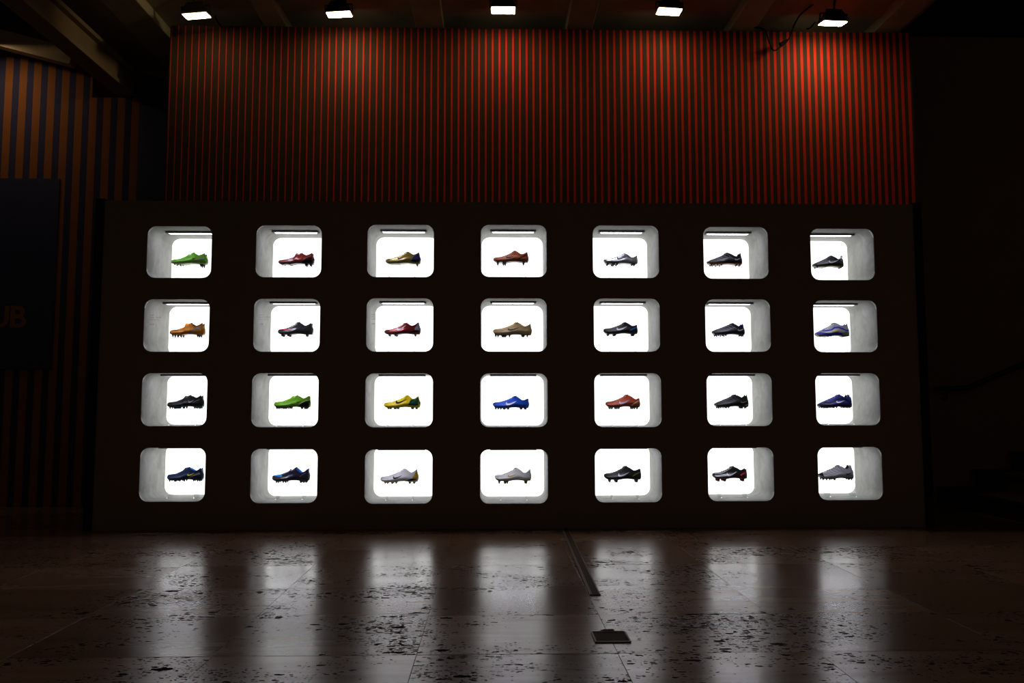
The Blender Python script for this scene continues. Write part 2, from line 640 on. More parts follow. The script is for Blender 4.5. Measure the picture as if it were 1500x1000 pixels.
# front board: outer rectangle with 28 rounded holes
outer = [(PX0, 0.0), (PX1, 0.0), (PX1, PZ1), (PX0, PZ1)]
loops = [outer] + [rrect(*NICHES[k], CR) for k in sorted(NICHES)]
tri = tessellate_polygon([[Vector((x, z, 0)) for x, z in lp] for lp in loops])
flat = [p for lp in loops for p in lp]
TH = 0.018
nv = len(flat)
V = [(x, 0.0, z) for x, z in flat] + [(x, TH, z) for x, z in flat]
FC = [tuple(t) for t in tri] + [tuple(i+nv for i in t[::-1]) for t in tri]
off = 0
for lp in loops:
    n = len(lp)
    FC += [(off+i, off+(i+1) % n, off+(i+1) % n+nv, off+i+nv) for i in range(n)]
    off += n
from_data('front_board', V, FC, M_panel, display)
box('edge_trim', PX0-0.056, PX0, -0.012, 0.05, 0, PZ1+0.012, M_trim, display)
box('edge_trim', PX1, PX1+0.056, -0.012, 0.05, 0, PZ1+0.012, M_trim, display)
box('top_board', PX0, PX1, TH, 0.49, PZ1-0.018, PZ1, M_trim, display)
box('side_board', PX0-0.02, PX0, 0.05, 0.49, 0, PZ1, M_trim, display)
box('side_board', PX1, PX1+0.02, 0.05, 0.49, 0, PZ1, M_trim, display)
box('back_board', PX0, PX1, 0.475, 0.49, 0, PZ1-0.018, M_trim, display)

M_vinyl = bpy.data.materials.new('grey_lettering_vinyl')
M_vinyl.use_nodes = True
_nt = M_vinyl.node_tree
_t = _nt.nodes.new('ShaderNodeBsdfTransparent')
_m = _nt.nodes.new('ShaderNodeMixShader')
_m.inputs[0].default_value = 0.30
_nt.nodes['Principled BSDF'].inputs['Base Color'].default_value = (0.25, 0.24, 0.24, 1)
_nt.links.new(_t.outputs[0], _m.inputs[1])
_nt.links.new(_nt.nodes['Principled BSDF'].outputs[0], _m.inputs[2])
_nt.links.new(_m.outputs[0], _nt.nodes['Material Output'].inputs[0])

PANE_TEXT = ['NIKE\nMERCURIAL\nVAPOR IV\n\n2008', 'NIKE\nMERCURIAL\nVAPOR SL\n\n2008', 'NIKE\nMERCURIAL\nVAPOR III\n\n2006', 'NIKE\nMERCURIAL\nVAPOR II\n\n2004',
             'NIKE\nMERCURIAL\nVAPOR I\n\n2002', 'NIKE\nMATCH\nMERCURIAL\n\n2000', 'NIKE\nR9 MERCURIAL\n\n\n1998']
for (r, c), (cx, cz, W, H) in sorted(NICHES.items()):
    lp = rrect(0, 0, W, H, CR, 8)
    n = len(lp)
    # shell: tube with a small front lip, closed by the light box at the back
    rings = [(0.999, 0.0), (1.0, -0.0015), (0.993, -0.0015), (0.990, 0.004), (0.990, ED), (1.03, ED), (1.03, 0.02)]
    V, FC = [], []
    for s, y in rings:
        e = (1-s)*W/2
        for x, z in rrect(0, 0, W-2*e, H-2*e, CR-e, 8):
            V.append((x, y, z))
    for a in range(len(rings)-1):
        for i in range(n):
            FC.append((a*n+i, a*n+(i+1) % n, (a+1)*n+(i+1) % n, (a+1)*n+i))
    shell = from_data('niche', V, FC, M_plaster, display)
    shell.location = (cx, 0, cz)
    shell.data.polygons.foreach_set('use_smooth', [4*n > p.index >= 3*n for p in shell.data.polygons])
    # light box
    lb = rrect(0, 0, W*1.02, H*1.02, CR, 8)
    V = [(x, y, z) for y in (ED+0.001, ED+0.02) for x, z in lb]
    FC = [tuple(range(n)), tuple(range(2*n-1, n-1, -1))] + [(i, (i+1) % n, n+(i+1) % n, n+i) for i in range(n)]
    from_data('light_box', V, FC, M_glow, shell)
    zc = H/2*0.990
    hs = MB()
    hs.box(-0.169, 0.169, 0.158, 0.216, zc-0.0085, zc-0.0005)
    hs.box(-0.169, 0.169, 0.158, 0.172, zc-0.0135, zc-0.0086)
    hs.box(-0.169, 0.169, 0.213, 0.216, zc-0.0135, zc-0.0086)
    hs.box(-0.169, -0.155, 0.1721, 0.2129, zc-0.0135, zc-0.0086)
    hs.box(0.155, 0.169, 0.1721, 0.2129, zc-0.0135, zc-0.0086)
    hs.build('strip_housing', M_led_body, shell)
    box('strip_diffuser', -0.152, 0.152, 0.174, 0.211, zc-0.0115, zc-0.0087, M_led, shell, 0.001)
    gl = rrect(0, 0, W*0.99, H*0.99, CR, 6)
    q = len(gl)
    V = [(x, y, z) for y in (0.006, 0.010) for x, z in gl]
    FC = [tuple(range(q)), tuple(range(2*q-1, q-1, -1))] + [(i, (i+1) % q, q+(i+1) % q, q+i) for i in range(q)]
    from_data('glass_pane', V, FC, M_glass, shell)
    if r == 1:
        text_mesh('lettering', PANE_TEXT[c], 0.0145, M_vinyl, shell, (-W/2+0.036, 0.0045, 0.068), spacing=1.12, depth=0.0002, line=1.12)

# ------------------------------------------------------------------ football boots
K = 0.000454          # metres per measuring unit
YB = 5.885


def pchip(pts):
    pts = sorted(pts)
    x = np.array([p[0] for p in pts], float)
    y = np.array([p[1] for p in pts], float)
    h = np.diff(x)
    d = np.diff(y)/h
    mm = np.zeros_like(x)
    for i in range(1, len(x)-1):
        if d[i-1]*d[i] > 0:
            w1, w2 = 2*h[i]+h[i-1], h[i]+2*h[i-1]
            mm[i] = (w1+w2)/(w1/d[i-1]+w2/d[i])
    mm[0], mm[-1] = d[0], d[-1]

    def f(t):
        t = min(max(t, x[0]), x[-1])
        i = min(max(int(np.searchsorted(x, t))-1, 0), len(h)-1)
        s = (t-x[i])/h[i]
        return float((2*s**3-3*s*s+1)*y[i] + (s**3-2*s*s+s)*h[i]*mm[i] + (-2*s**3+3*s*s)*y[i+1] + (s**3-s*s)*h[i]*mm[i+1])
    return f


def smooth(a, b, t):
    t = min(max((t-a)/(b-a), 0), 1)
    return t*t*(3-2*t)


def boot_mat(hexc, kind):
    key = 'boot_%s_%s' % (kind, hexc.strip('#'))
    if kind == 'metal':
        return mat(key, hexc, 0.30, 0.55, coat=0.4)
    if kind == 'gloss':
        return mat(key, hexc, 0.28, 0.0, coat=0.6)
    if kind == 'flat':
        return mat(key, hexc, 0.6, spec=0.10)
    if kind == 'sole':
        return mat(key, hexc, 0.35)
    if kind == 'cloth':
        return mat(key, hexc, 0.8, spec=0.2)
    return mat(key, hexc, 0.50, 0.0, coat=0.03, spec=0.28, noise=0.06, nscale=220)


SWOOSH_LO = [(.12, .85), (.03, .58), (0, .30), (.05, .08), (.17, 0), (.32, .05), (.55, .30), (.78, .63), (1, 1)]
SWOOSH_UP = [(.12, .85), (.085, .66), (.10, .48), (.15, .39), (.22, .36), (.34, .41), (.56, .56), (.78, .77), (1, 1)]


def build_boot(S):
    toe, heel, stud, toey = S['toe'], S['heel'], S['stud'], S['toey']
    L = (heel-toe)*K
    X = lambda zx: (zx-toe)*K
    Z = lambda zy: (stud-zy)*K
    tu, tz = X(S['t'][0])/L, Z(S['t'][1])
    lu, lz = X(S['l'][0])/L, Z(S['l'][1])
    hu, hz = X(S['h'][0])/L, Z(S['h'][1])
    hu = min(hu, 0.985)
    zt0 = Z(toey)
    za = Z(S['sole'])
    dz = tz-zt0
    round_toe = S.get('toe_type', 'round') == 'round'
    if round_toe:
        P = [(0, zt0), (.006, zt0+.11*dz), (.02, zt0+.19*dz), (.06, zt0+.25*dz), (.12, zt0+.285*dz), (.20, zt0+.325*dz), (.28, zt0+.40*dz), (.28+.5*(tu-.28), zt0+.68*dz)]
    else:
        P = [(0, zt0), (.008, zt0+.04*dz), (.05, zt0+.12*dz), (.15, zt0+.30*dz), (.25, zt0+.43*dz), (.40, zt0+.66*dz)]
    for ex, ey in S.get('extra', []):
        P.append((X(ex)/L, Z(ey)))
    P += [(tu, tz), (tu+.35*(lu-tu), tz-.28*(tz-lz)), (lu, lz), (lu+.55*(hu-lu), lz+.40*(hz-lz)), (hu, hz)]
    zmid = za + .42*(hz-za)
    P += [(hu+.45*(1-hu), zmid+.45*(hz-zmid)), (1.0, zmid)]
    zt = pchip(P)
    zb = pchip([(0, zt0), (.007, zt0-.30*(zt0-za)), (.03, zt0-.56*(zt0-za)), (.08, za+.20*(zt0-za)), (.15, za+.05*(zt0-za)), (.25, za+.002), (.38, za+.001), (.58, za+.004),
                (.78, za+.003), (.95, za+.002), (.985, za+.007), (1.0, zmid)])
    half = pchip([(0, 0.0), (.006, .011), (.03, .023), (.08, .031), (.16, .038), (.28, .043), (.36, .043), (.5, .037), (.64, .0315), (.78, .032), (.88, .0325), (.95, .027), (.985, .017), (1, 0.002)])
    rimr = pchip([(0, .5), (.08, .52), (.2, .46), (.35, .36), (.5, .36), (tu, .50), (lu, .80), (hu, .74), (1, .7)])
    o0, o1 = tu-.012, tu+.03

    def opn(u):
        return smooth(o0, o1, u)*(1-smooth(hu+.002, min(hu+.012, .998), u))

    def side(u, q):
        """outer half width at height share q"""
        rr = rimr(u)
        a = pchip([(0, .88), (.28, 1.0), (.62, .62*rr+.38), (1, rr)])(q)
        return half(u)*a

    def crown(u):
        return min(.30*half(u), .008)*(1-opn(u))

    def rim(u):
        return zt(u)-crown(u)
    us = sorted(set([0, .004, .010, .018, .03, .045, .06, .08] + [round(.1+.0225*i, 4) for i in range(39)] + [.965, .975, .983, .990, .996, 1.0] + [hu, hu-.012, tu, tu+.012]))
    nq, ni = 10, 4
    V = []
    for u in us:
        b_, t_ = zb(u), rim(u)
        if t_ < b_+.0004:
            t_ = b_+.0004
        o = opn(u)
        r = side(u, 1)
        for j in range(nq+1):
            q = j/nq
            V.append((u*L, -side(u, q), b_+(t_-b_)*q))
        depth = min(.040, (t_-b_)*.75)
        inner = []
        for i in range(1, ni+1):
            s = i/ni
            yc = -r*(1-s)
            zc_ = t_+crown(u)*(1-(1-s)**2)
            yo = -r*(.90, .86, .80, .0)[i-1]
            zo = t_-depth*(.12, .5, .95, 1.0)[i-1]
            inner.append((yc*(1-o)+yo*o, zc_*(1-o)+zo*o))
        for y, z in inner:
            V.append((u*L, y, z))
        for y, z in inner[-2::-1]:
            V.append((u*L, -y, z))
        for j in range(nq, -1, -1):
            q = j/nq
            V.append((u*L, side(u, q), b_+(t_-b_)*q))
    n = 2*(nq+1)+2*ni-1
    up, lining = [], []
    for a in range(len(us)-1):
        om = .5*(opn(us[a])+opn(us[a+1]))
        for i in range(n):
            f = (a*n+i, a*n+(i+1) % n, (a+1)*n+(i+1) % n, (a+1)*n+i)
            if nq <= i < nq+2*ni and om > .35:
                lining.append(f)
            else:
                up.append(f)
    up.append(tuple(range(n))[::-1])
    up.append(tuple(range((len(us)-1)*n, len(us)*n)))
    boot = empty('football_boot', (S['x'], YB, S['z']))
    boot.rotation_euler = (0, 0, 0)

    def sub(name, faces, material, parent=boot, sm=True):
        used = sorted({i for f in faces for i in f})
        mp = {v: k for k, v in enumerate(used)}
        return from_data(name, [V[i] for i in used], [tuple(mp[i] for i in f) for f in faces], material, parent, sm)
    upper = sub('upper', up, boot_mat(S['c'], S.get('fin', 'leather')))
    if S.get('toec'):
        pass
    sub('lining', lining, boot_mat(S.get('lin', '#151515'), 'cloth'))

    # --- patches lying on the outer side
    def on_side(x, z, lift):
        u = min(max(x/L, .004), .997)
        b_, t_ = zb(u), rim(u)
        q = min(max((z-b_)/max(t_-b_, 1e-4), 0), 1)
        yv = side(u, q)
        zz = b_+(t_-b_)*q
        over = max(0.0, z-t_)
        if over > 0:      # runs over onto the top
            r = side(u, 1)
            cw = max(crown(u), 1e-4)
            s = min(over/cw, 1.0)
            yv = r*(1-s*.7)
            zz = t_+crown(u)*(1-(1-s*.7)**2)
        return (x, -yv-lift, zz+lift*.4)

    def ribbon(name, lo, hi, material, k=3, lift=.0011, both=False, parent=boot, dense=3):
        def dens(p):
            out = []
            for a, b in zip(p, p[1:]):
                for i in range(dense):
                    t = i/dense
                    out.append((a[0]+(b[0]-a[0])*t, a[1]+(b[1]-a[1])*t))
            return out+[p[-1]]
        lo, hi = dens(lo), dens(hi)
        VV, FF = [], []
        for sgn in ((1, -1) if both else (1,)):
            base = len(VV)
            for a, b in zip(lo, hi):
                for i in range(k+1):
                    s = i/k
                    p = on_side(a[0]+(b[0]-a[0])*s, a[1]+(b[1]-a[1])*s, lift)
                    VV.append((p[0], p[1]*sgn, p[2]))
            for i in range(len(lo)-1):
                for j in range(k):
                    q = (base+i*(k+1)+j, base+i*(k+1)+j+1, base+(i+1)*(k+1)+j+1, base+(i+1)*(k+1)+j)
                    FF.append(q)
        ob = from_data(name, VV, FF, material, parent, True)
        return ob

    def pxz(pl):
        return [(X(a), Z(b)) for a, b in pl]
    # --- sole plate and studs
    solem = boot_mat(S.get('sc', '#111111'), 'sole')
    VV, FF = [], []
    sus = [.035, .06, .1, .16, .22, .3, .38, .44, .5, .56, .64, .72, .78, .84, .9, .95, .975]
    low = pchip([(0, .002), (.06, .0045), (.14, .0070), (.36, .0075), (.48, .0035), (.66, .0030), (.78, .0070), (.98, .0060)])
    for u in sus:
        h_ = half(u)*.93
        zz = zb(u)
        for y, z in ((-h_, zz+.0035), (-h_*1.01, zz+.0005), (-h_*.86, zz-low(u)), (h_*.86, zz-low(u)), (h_*1.01, zz+.0005), (h_, zz+.0035)):
            VV.append((u*L, y*.97, z))
    for a in range(len(sus)-1):
        for i in range(6):
            FF.append((a*6+i, a*6+(i+1) % 6, a*6+6+(i+1) % 6, a*6+6+i))
    FF += [(5, 4, 3, 2, 1, 0), tuple(range((len(sus)-1)*6, len(sus)*6))]
    sole = from_data('sole_plate', VV, FF, solem, boot, False)
    studm = boot_mat(S.get('stc', '#141414'), 'sole')
    studs = S['studs']
    for sx in studs:
        blade = False
        if isinstance(sx, tuple):
            sx, wid = sx
            blade = True
        else:
            wid = 36 if S.get('sg') else 30
        u = X(sx)/L
        ztop = zb(u)-.002
        zlo = Z(S['fs']) if (u < .6 and 'fs' in S) else 0.0
        for sg in (-1, 1):
            yy = sg*half(u)*(.62 if u < .6 else .50)
            r1, r0 = wid*K*.5, wid*K*(.27 if not blade else .38)
            nn = 10
            VV = []
            for z, rr in ((ztop, r1*1.3), (zlo+(ztop-zlo)*.6, r1), (zlo+.0009, r0), (zlo, r0*.8)):
                for kk in range(nn):
                    a = 2*math.pi*kk/nn
                    ry = rr if not blade else min(rr, .0055)
                    VV.append((u*L+rr*math.cos(a), yy+ry*math.sin(a), z))
            FF = [(b*nn+i, b*nn+(i+1) % nn, (b+1)*nn+(i+1) % nn, (b+1)*nn+i) for b in range(3) for i in range(nn)]
            FF += [tuple(range(nn)), tuple(range(4*nn-1, 3*nn-1, -1))]
            from_data('stud', VV, FF, studm, sole, True)
    # --- laces and tongue
    lc = boot_mat(S.get('lc', S['c']), 'cloth')
    if S.get('cover'):
        # flap over the laces: a raised shell across the instep
        u0, u1 = .27, tu-.035
        VV, FF = [], []
        nu = 16
        ring = [(-1, .55), (-1, .7), (-1, .85), (-1, 1)] + ['i%d' % i for i in range(1, 8)] + [(1, 1), (1, .85), (1, .7), (1, .55)]
        for a in range(nu+1):
            u = u0+(u1-u0)*a/nu
            lift = .0008+.0030*math.sin(math.pi*a/nu)**.6
            b_, t_ = zb(u), rim(u)
            for rg in ring:
                if isinstance(rg, str):
                    s = int(rg[1:])/8
                    y = -side(u, 1)*(1-2*s)
                    z = t_+crown(u)*(1-(1-2*s)**2)+lift
                else:
                    y = rg[0]*(side(u, rg[1])+lift*(rg[1]-.5)*1.6)
                    z = b_+(t_-b_)*rg[1]+lift*(rg[1]-.5)*2
                VV.append((u*L, y, z))
        q = len(ring)
        for a in range(nu):
            for i in range(q-1):
                FF.append((a*q+i, a*q+i+1, (a+1)*q+i+1, (a+1)*q+i))
        from_data('lace_cover', VV, FF, boot_mat(S.get('cc', S['c']), S.get('fin', 'leather')), boot, True)
    mb = MB()
    nl = 3 if S.get('cover') else 6
    a0 = tu-.06 if S.get('cover') else .27
    for i in range(nl):
        u = a0+(tu-.02-a0)*i/max(1, nl-1)
        r = side(u, 1)*.95
        zz = zt(u)
        pts = [(u*L+.004*math.cos(math.pi*s), r*s, zz-crown(u)*s*s+.0014) for s in (-1, -.6, -.2, .2, .6, 1)]
        mb.tube(pts, .0021, 6)
    if not S.get('cover'):
        u = tu-.035
        for sgn in (-1, 1):
            ctr = Vector((u*L, sgn*.010, zt(u)+.0015))
            pts = [ctr+Vector((.009*math.sin(a)-.002, sgn*(.006*(1-math.cos(a))-.003), .0025*math.sin(a)-.0015*(1-math.cos(a)))) for a in np.linspace(0, 2*math.pi*.92, 9)]
            mb.tube(pts, .0016, 6)
    mb.build('laces', lc, boot, True)
    # tongue: a tab standing just inside the throat of the collar
    tgm = boot_mat(S.get('tc', S['c']), 'cloth')
    VV, FF = [], []
    for du, dzz, hw in ((-.03, -.006, .017), (-.002, .0015, .017), (.018, .0055, .0155), (.028, .004, .013)):
        u = tu+du
        for y in (-1, -.6, 0, .6, 1):
            VV.append((u*L, y*hw, tz+dzz-.005*y*y))
    for a in range(3):
        for i in range(4):
            FF.append((a*5+i, a*5+i+1, (a+1)*5+i+1, (a+1)*5+i))
    tg = from_data('tongue', VV, FF, tgm, boot, True)
    so = tg.modifiers.new('thick', 'SOLIDIFY')
    so.thickness = .003
    # --- features
    for ft in S.get('f', []):
        kind = ft[0]
        if kind == 'swoosh':
            _, x0, y0, x1, y1, col = ft[:6]
            fin = ft[6] if len(ft) > 6 else 'flat'
            a, b = X(x0), X(x1)
            zb_, zt_ = Z(y1), Z(y0)
            f = lambda pl: [(a+(b-a)*p, zb_+(zt_-zb_)*q) for p, q in pl]
            ribbon('tick_mark', f(SWOOSH_LO), f(SWOOSH_UP), boot_mat(col, fin), 3, .0015)
        elif kind == 'band':
            _, pl, wd, col = ft[:4]
            nm = ft[4] if len(ft) > 4 else 'side_band'
            pl = pxz(pl)
            lo, hi = [], []
            for i, p in enumerate(pl):
                p0, p1 = pl[max(0, i-1)], pl[min(len(pl)-1, i+1)]
                dx, dzz = p1[0]-p0[0], p1[1]-p0[1]
                ll = math.hypot(dx, dzz) or 1
                hw = wd*K/2*(1 if not (len(ft) > 5 and ft[5] == 'taper') else (.35+.65*math.sin(math.pi*(i+.5)/len(pl))))
                lo.append((p[0]+dzz/ll*hw, p[1]-dx/ll*hw))
                hi.append((p[0]-dzz/ll*hw, p[1]+dx/ll*hw))
            ribbon(nm, lo, hi, boot_mat(col, 'flat'), 2, .0011)
        elif kind == 'panel':
            _, lo, hi, col = ft[:4]
            nm = ft[4] if len(ft) > 4 else 'heel_panel'
            fin = ft[5] if len(ft) > 5 else 'flat'
            ribbon(nm, pxz(lo), pxz(hi), boot_mat(col, fin), 6, .0008, dense=4)
        elif kind == 'ribs':
            col = ft[1]
            for i in range(ft[2]):
                s = .12+.082*i
                pl = []
                for t in np.linspace(0, 1, 7):
                    u = s+.20*t
                    q = .96-.55*t-.16*math.sin(math.pi*t)+.03*i
                    q = min(q, .97)
                    pl.append((u*L, zb(u)+(rim(u)-zb(u))*q))
                lo = [(p[0], p[1]-(.0003+.0011*math.sin(math.pi*(k_+.3)/7))) for k_, p in enumerate(pl)]
                hi = [(p[0], p[1]+(.0003+.0011*math.sin(math.pi*(k_+.3)/7))) for k_, p in enumerate(pl)]
                ribbon('rib', lo, hi, boot_mat(col, 'flat'), 2, .0016)
        elif kind == 'string':
            _, x0, y0, x1, y1, rad, col = ft
            a, b = Vector((X(x0), 0, Z(y0))), Vector((X(x1), 0, Z(y1)))
            mid = (a+b)/2+Vector((-.003, .003, 0))
            mb = MB()
            mb.tube([a+Vector((-.004, -.004, -.004)), a, mid, b], rad, 6, rad*.6)
            mb.build('lace_end', boot_mat(col, 'cloth'), boot, True)
        elif kind == 'tab':
            _, x0, y0, x1, y1, wd, col = ft
            mb = MB()
            a, b = Vector((X(x0), 0, Z(y0))), Vector((X(x1), 0, Z(y1)))
            d = b-a
            q = d.to_track_quat('X', 'Y').to_matrix().to_4x4()
            mb.box(0, d.length, -.008, .008, -wd*K/2, wd*K/2, .0012, Matrix.Translation(a) @ q)
            mb.build('heel_tab', boot_mat(col, 'cloth'), boot)
    tag(boot, S['label'], 'boot', 'football boots in the display niches')
    return boot


B = []


def boot(row_, col_, x_, z_, label, **S):
    S.update(x=x_, z=z_)
    S['label'] = '%s, %s niche, %s' % (label, ORD[col_], ROW[row_])
    B.append((row_, col_, S))


boot(0, 0, -2.381, 1.877, 'lime green boot with black tick and grey heel band', toe=508, heel=1100, stud=740, fs=708, toey=648, t=(862, 497), l=(965, 545), h=(1062, 510), sole=682, extra=[(790, 525), (820, 524)],
     c='#63b022', sc='#b9c98f', stc='#3a3a40', lc='#d8e8b0', cover=1, lin='#3f7a1a', studs=[585, (640, 34), 678, 1000, 1030],
     f=[('swoosh', 868, 576, 948, 614, '#0c0c0c'), ('band', [(880, 672), (930, 640), (1000, 605), (1085, 588)], 20, '#7c7c80')])
boot(0, 1, -1.596, 1.887, 'glossy crimson boot with black heel', toe=437, heel=1030, stud=725, fs=702, toey=655, t=(815, 508), l=(905, 545), h=(1000, 505), sole=683, extra=[(730, 500), (770, 520)],
     c='#8c1e1a', fin='gloss', sc='#1a1414', stc='#141214', cover=1, lc='#8c1e1a', lin='#4a1414', studs=[500, (535, 30), (640, 60), (900, 40), 970],
     f=[('panel', [(838, 672), (900, 682), (960, 682), (1026, 640)], [(838, 655), (900, 606), (960, 585), (1022, 578)], '#0e0d0f'),
        ('band', [(865, 612), (915, 580), (980, 553)], 7, '#c9968a'), ('band', [(520, 612), (600, 602), (700, 588), (770, 572)], 8, '#d09a80')])  # the pale toe band is a gloss highlight painted on
boot(0, 2, -0.803, 1.891, 'metallic gold boot with navy heel and navy tick', toe=385, heel=968, stud=720, toey=635, t=(752, 484), l=(850, 532), h=(937, 495), sole=675,
     c='#93803a', fin='metal', sc='#8a7a3a', stc='#23245a', lc='#5a5025', lin='#6a5f30', studs=[905],
     f=[('swoosh', 588, 560, 730, 616, '#20216a'), ('panel', [(812, 640), (870, 662), (920, 665), (962, 625)], [(835, 585), (880, 548), (930, 500), (958, 560)], '#24265f'),
        ('panel', [(795, 648), (850, 662), (940, 648)], [(795, 640), (860, 616), (940, 636)], '#0c0c12', 'heel_wedge'), ('string', 770, 500, 785, 478, .0012, '#4a4a7a')])
boot(0, 3, -0.001, 1.903, 'copper brown boot with black tick and dark heel band', toe=272, heel=858, stud=700, toey=610, t=(632, 468), l=(738, 526), h=(832, 488), sole=650, sg=1,
     c='#96491f', sc='#6a3218', stc='#5a2c1a', lc='#7a3a1a', lin='#3a2018', studs=[348, 440, 470, 770],
     f=[('swoosh', 485, 540, 635, 602, '#15151a'), ('band', [(685, 612), (730, 580), (780, 555), (850, 535)], 15, '#26262c'), ('string', 650, 480, 668, 460, .0012, '#7a7a8a')])
boot(0, 4, 0.824, 1.901, 'silver grey boot with dark grey collar', toe=243, heel=815, stud=710, toey=630, t=(602, 512), l=(712, 582), h=(792, 546), sole=676, sg=1,
     c='#a9abb2', fin='metal', sc='#3a3a36', stc='#35332f', lc='#3c3d44', lin='#4a4b52', studs=[308, (400, 60), 460, 715, 750],
     f=[('swoosh', 460, 555, 632, 622, '#4c4d54'), ('band', [(680, 636), (730, 600), (795, 580)], 7, '#d8d8dc'), ('band', [(625, 535), (670, 568), (715, 586), (785, 560)], 14, '#55565c', 'collar_trim'), ('string', 605, 520, 632, 490, .0014, '#9a9aa2'),
        ('panel', [(250, 640), (320, 668), (400, 672), (480, 670)], [(250, 622), (320, 640), (400, 652), (480, 655)], '#4c4c4a', 'toe_guard')])
boot(0, 5, 1.602, 1.899, 'black ribbed boot with tan sole', toe=135, heel=727, stud=720, toey=650, t=(478, 500), l=(618, 562), h=(688, 500), sole=690, toe_type='point', extra=[(655, 545)],
     c='#131316', sc='#9a6a50', stc='#0e0c10', lc='#0c0c0e', lin='#0c0c0e', studs=[205, 240, 300, 365, 625, 680],
     f=[('swoosh', 585, 582, 703, 632, '#8e8f94'), ('ribs', '#84868e', 6), ('panel', [(150, 660), (300, 690), (480, 690), (715, 690)], [(150, 652), (300, 668), (480, 678), (715, 668)], '#8a5a44', 'sole_edge')])
boot(0, 6, 2.403, 1.885, 'black boot with big silver tick and upright white lace end', toe=78, heel=597, stud=755, toey=695, t=(395, 548), l=(505, 607), h=(520, 590), sole=728, toe_type='point', extra=[(555, 575), (575, 590)],
     c='#15171a', sc='#6a5a20', stc='#0c0c0e', lc='#0c0c0e', lin='#0c0c0e', studs=[138, (540, 40)],
     f=[('swoosh', 328, 612, 515, 682, '#b9bbbd'), ('string', 378, 552, 403, 468, .0030, '#d8d0d6'), ('tab', 556, 604, 572, 538, 18, '#e8e8e8'),
        ('panel', [(220, 728), (400, 730), (580, 720)], [(220, 716), (400, 716), (580, 706)], '#6a5a20', 'sole_edge')])
boot(1, 0, -2.375, 1.359, 'orange boot with grey heel band and black collar edge', toe=485, heel=1052, stud=710, toey=630, t=(825, 482), l=(915, 527), h=(1022, 478), sole=663, extra=[(742, 486), (775, 492)],
     c='#c97c0c', sc='#c08030', stc='#55443a', cover=1, lc='#e0a040', lin='#1a1622', studs=[555, 595, 650, 685, 945, 982],
     f=[('panel', [(503, 607), (580, 605), (660, 588), (742, 565)], [(520, 591), (590, 585), (660, 574), (742, 561)], '#3c3c46', 'toe_streak'), ('band', [(800, 650), (860, 612), (930, 572), (1040, 545)], 30, '#85858a'), ('band', [(838, 492), (880, 516), (918, 528), (960, 512), (1020, 482)], 9, '#15121a', 'collar_trim')])
boot(1, 1, -1.587, 1.365, 'charcoal boot with pink streak on the toe', toe=465, heel=1042, stud=700, toey=615, t=(805, 467), l=(912, 526), h=(1012, 480), sole=658, sg=1,
     c='#2c2e32', fin='gloss', sc='#1a1a1c', stc='#2a2a2c', lc='#141416', lin='#1a1a1c', studs=[(552, 40), (652, 46), 940],
     f=[('panel', [(505, 596), (560, 602), (620, 596), (700, 574)], [(530, 582), (580, 578), (630, 574), (700, 570)], '#c4204c', 'toe_streak'), ('band', [(880, 576), (930, 552), (985, 533)], 5, '#8a8c92')])
boot(1, 2, -0.806, 1.368, 'shiny dark red boot with silver tick and grey heel', toe=365, heel=962, stud=695, toey=625, t=(722, 476), l=(820, 524), h=(925, 468), sole=655, sg=1,
     c='#860f1c', fin='metal', sc='#5a1018', stc='#7a6a55', lc='#6a0f18', lin='#4a0a12', studs=[455, 550, 570, 872],
     f=[('swoosh', 568, 512, 728, 608, '#d8d8e0'), ('panel', [(868, 590), (900, 600), (930, 602), (958, 585)], [(868, 560), (900, 515), (928, 480), (950, 520)], '#7c7c92'),
        ('panel', [(775, 640), (850, 640), (955, 622)], [(775, 634), (850, 602), (955, 598)], '#121016', 'heel_wedge')])
boot(1, 3, -0.003, 1.364, 'matte tan gold boot with black tick and yellow laces', toe=268, heel=908, stud=705, toey=610, t=(662, 466), l=(790, 532), h=(882, 490), sole=668,
     c='#a58c60', sc='#5a4a2c', stc='#1c1a18', lc='#a89a20', lin='#8a7a40', studs=[315, 352, (450, 90), 540, (760, 60), 830],
     f=[('swoosh', 508, 545, 705, 608, '#0e1016'), ('string', 670, 470, 695, 436, .0014, '#b0a090')])
boot(1, 4, 0.818, 1.372, 'black boot with silver tick and blue heel stripe', toe=210, heel=778, stud=690, toey=600, t=(572, 467), l=(688, 526), h=(758, 505), sole=650, sg=1,
     c='#14161a', sc='#1a2c3c', stc='#2a2c24', lc='#0c0c0e', lin='#101114', studs=[285, (390, 48), (692, 60)],
     f=[('swoosh', 420, 530, 602, 605, '#b4b6b8'), ('band', [(628, 616), (670, 585), (720, 560), (768, 542)], 22, '#2068a8', 'side_band', 'taper')])
boot(1, 5, 1.629, 1.369, 'black ribbed boot with blue lining and navy studs', toe=163, heel=710, stud=697, toey=615, t=(512, 482), l=(608, 532), h=(668, 480), sole=662, toe_type='point', extra=[(638, 512)],
     c='#131316', sc='#1a2250', stc='#141c46', lc='#0c0c0e', lin='#3034b0', studs=[222, 258, 322, 380, 628, 668],
     f=[('swoosh', 576, 562, 698, 614, '#a2a4a8'), ('ribs', '#9092a0', 6), ('panel', [(640, 660), (680, 660), (706, 630)], [(640, 640), (680, 620), (706, 600)], '#1a2258')])
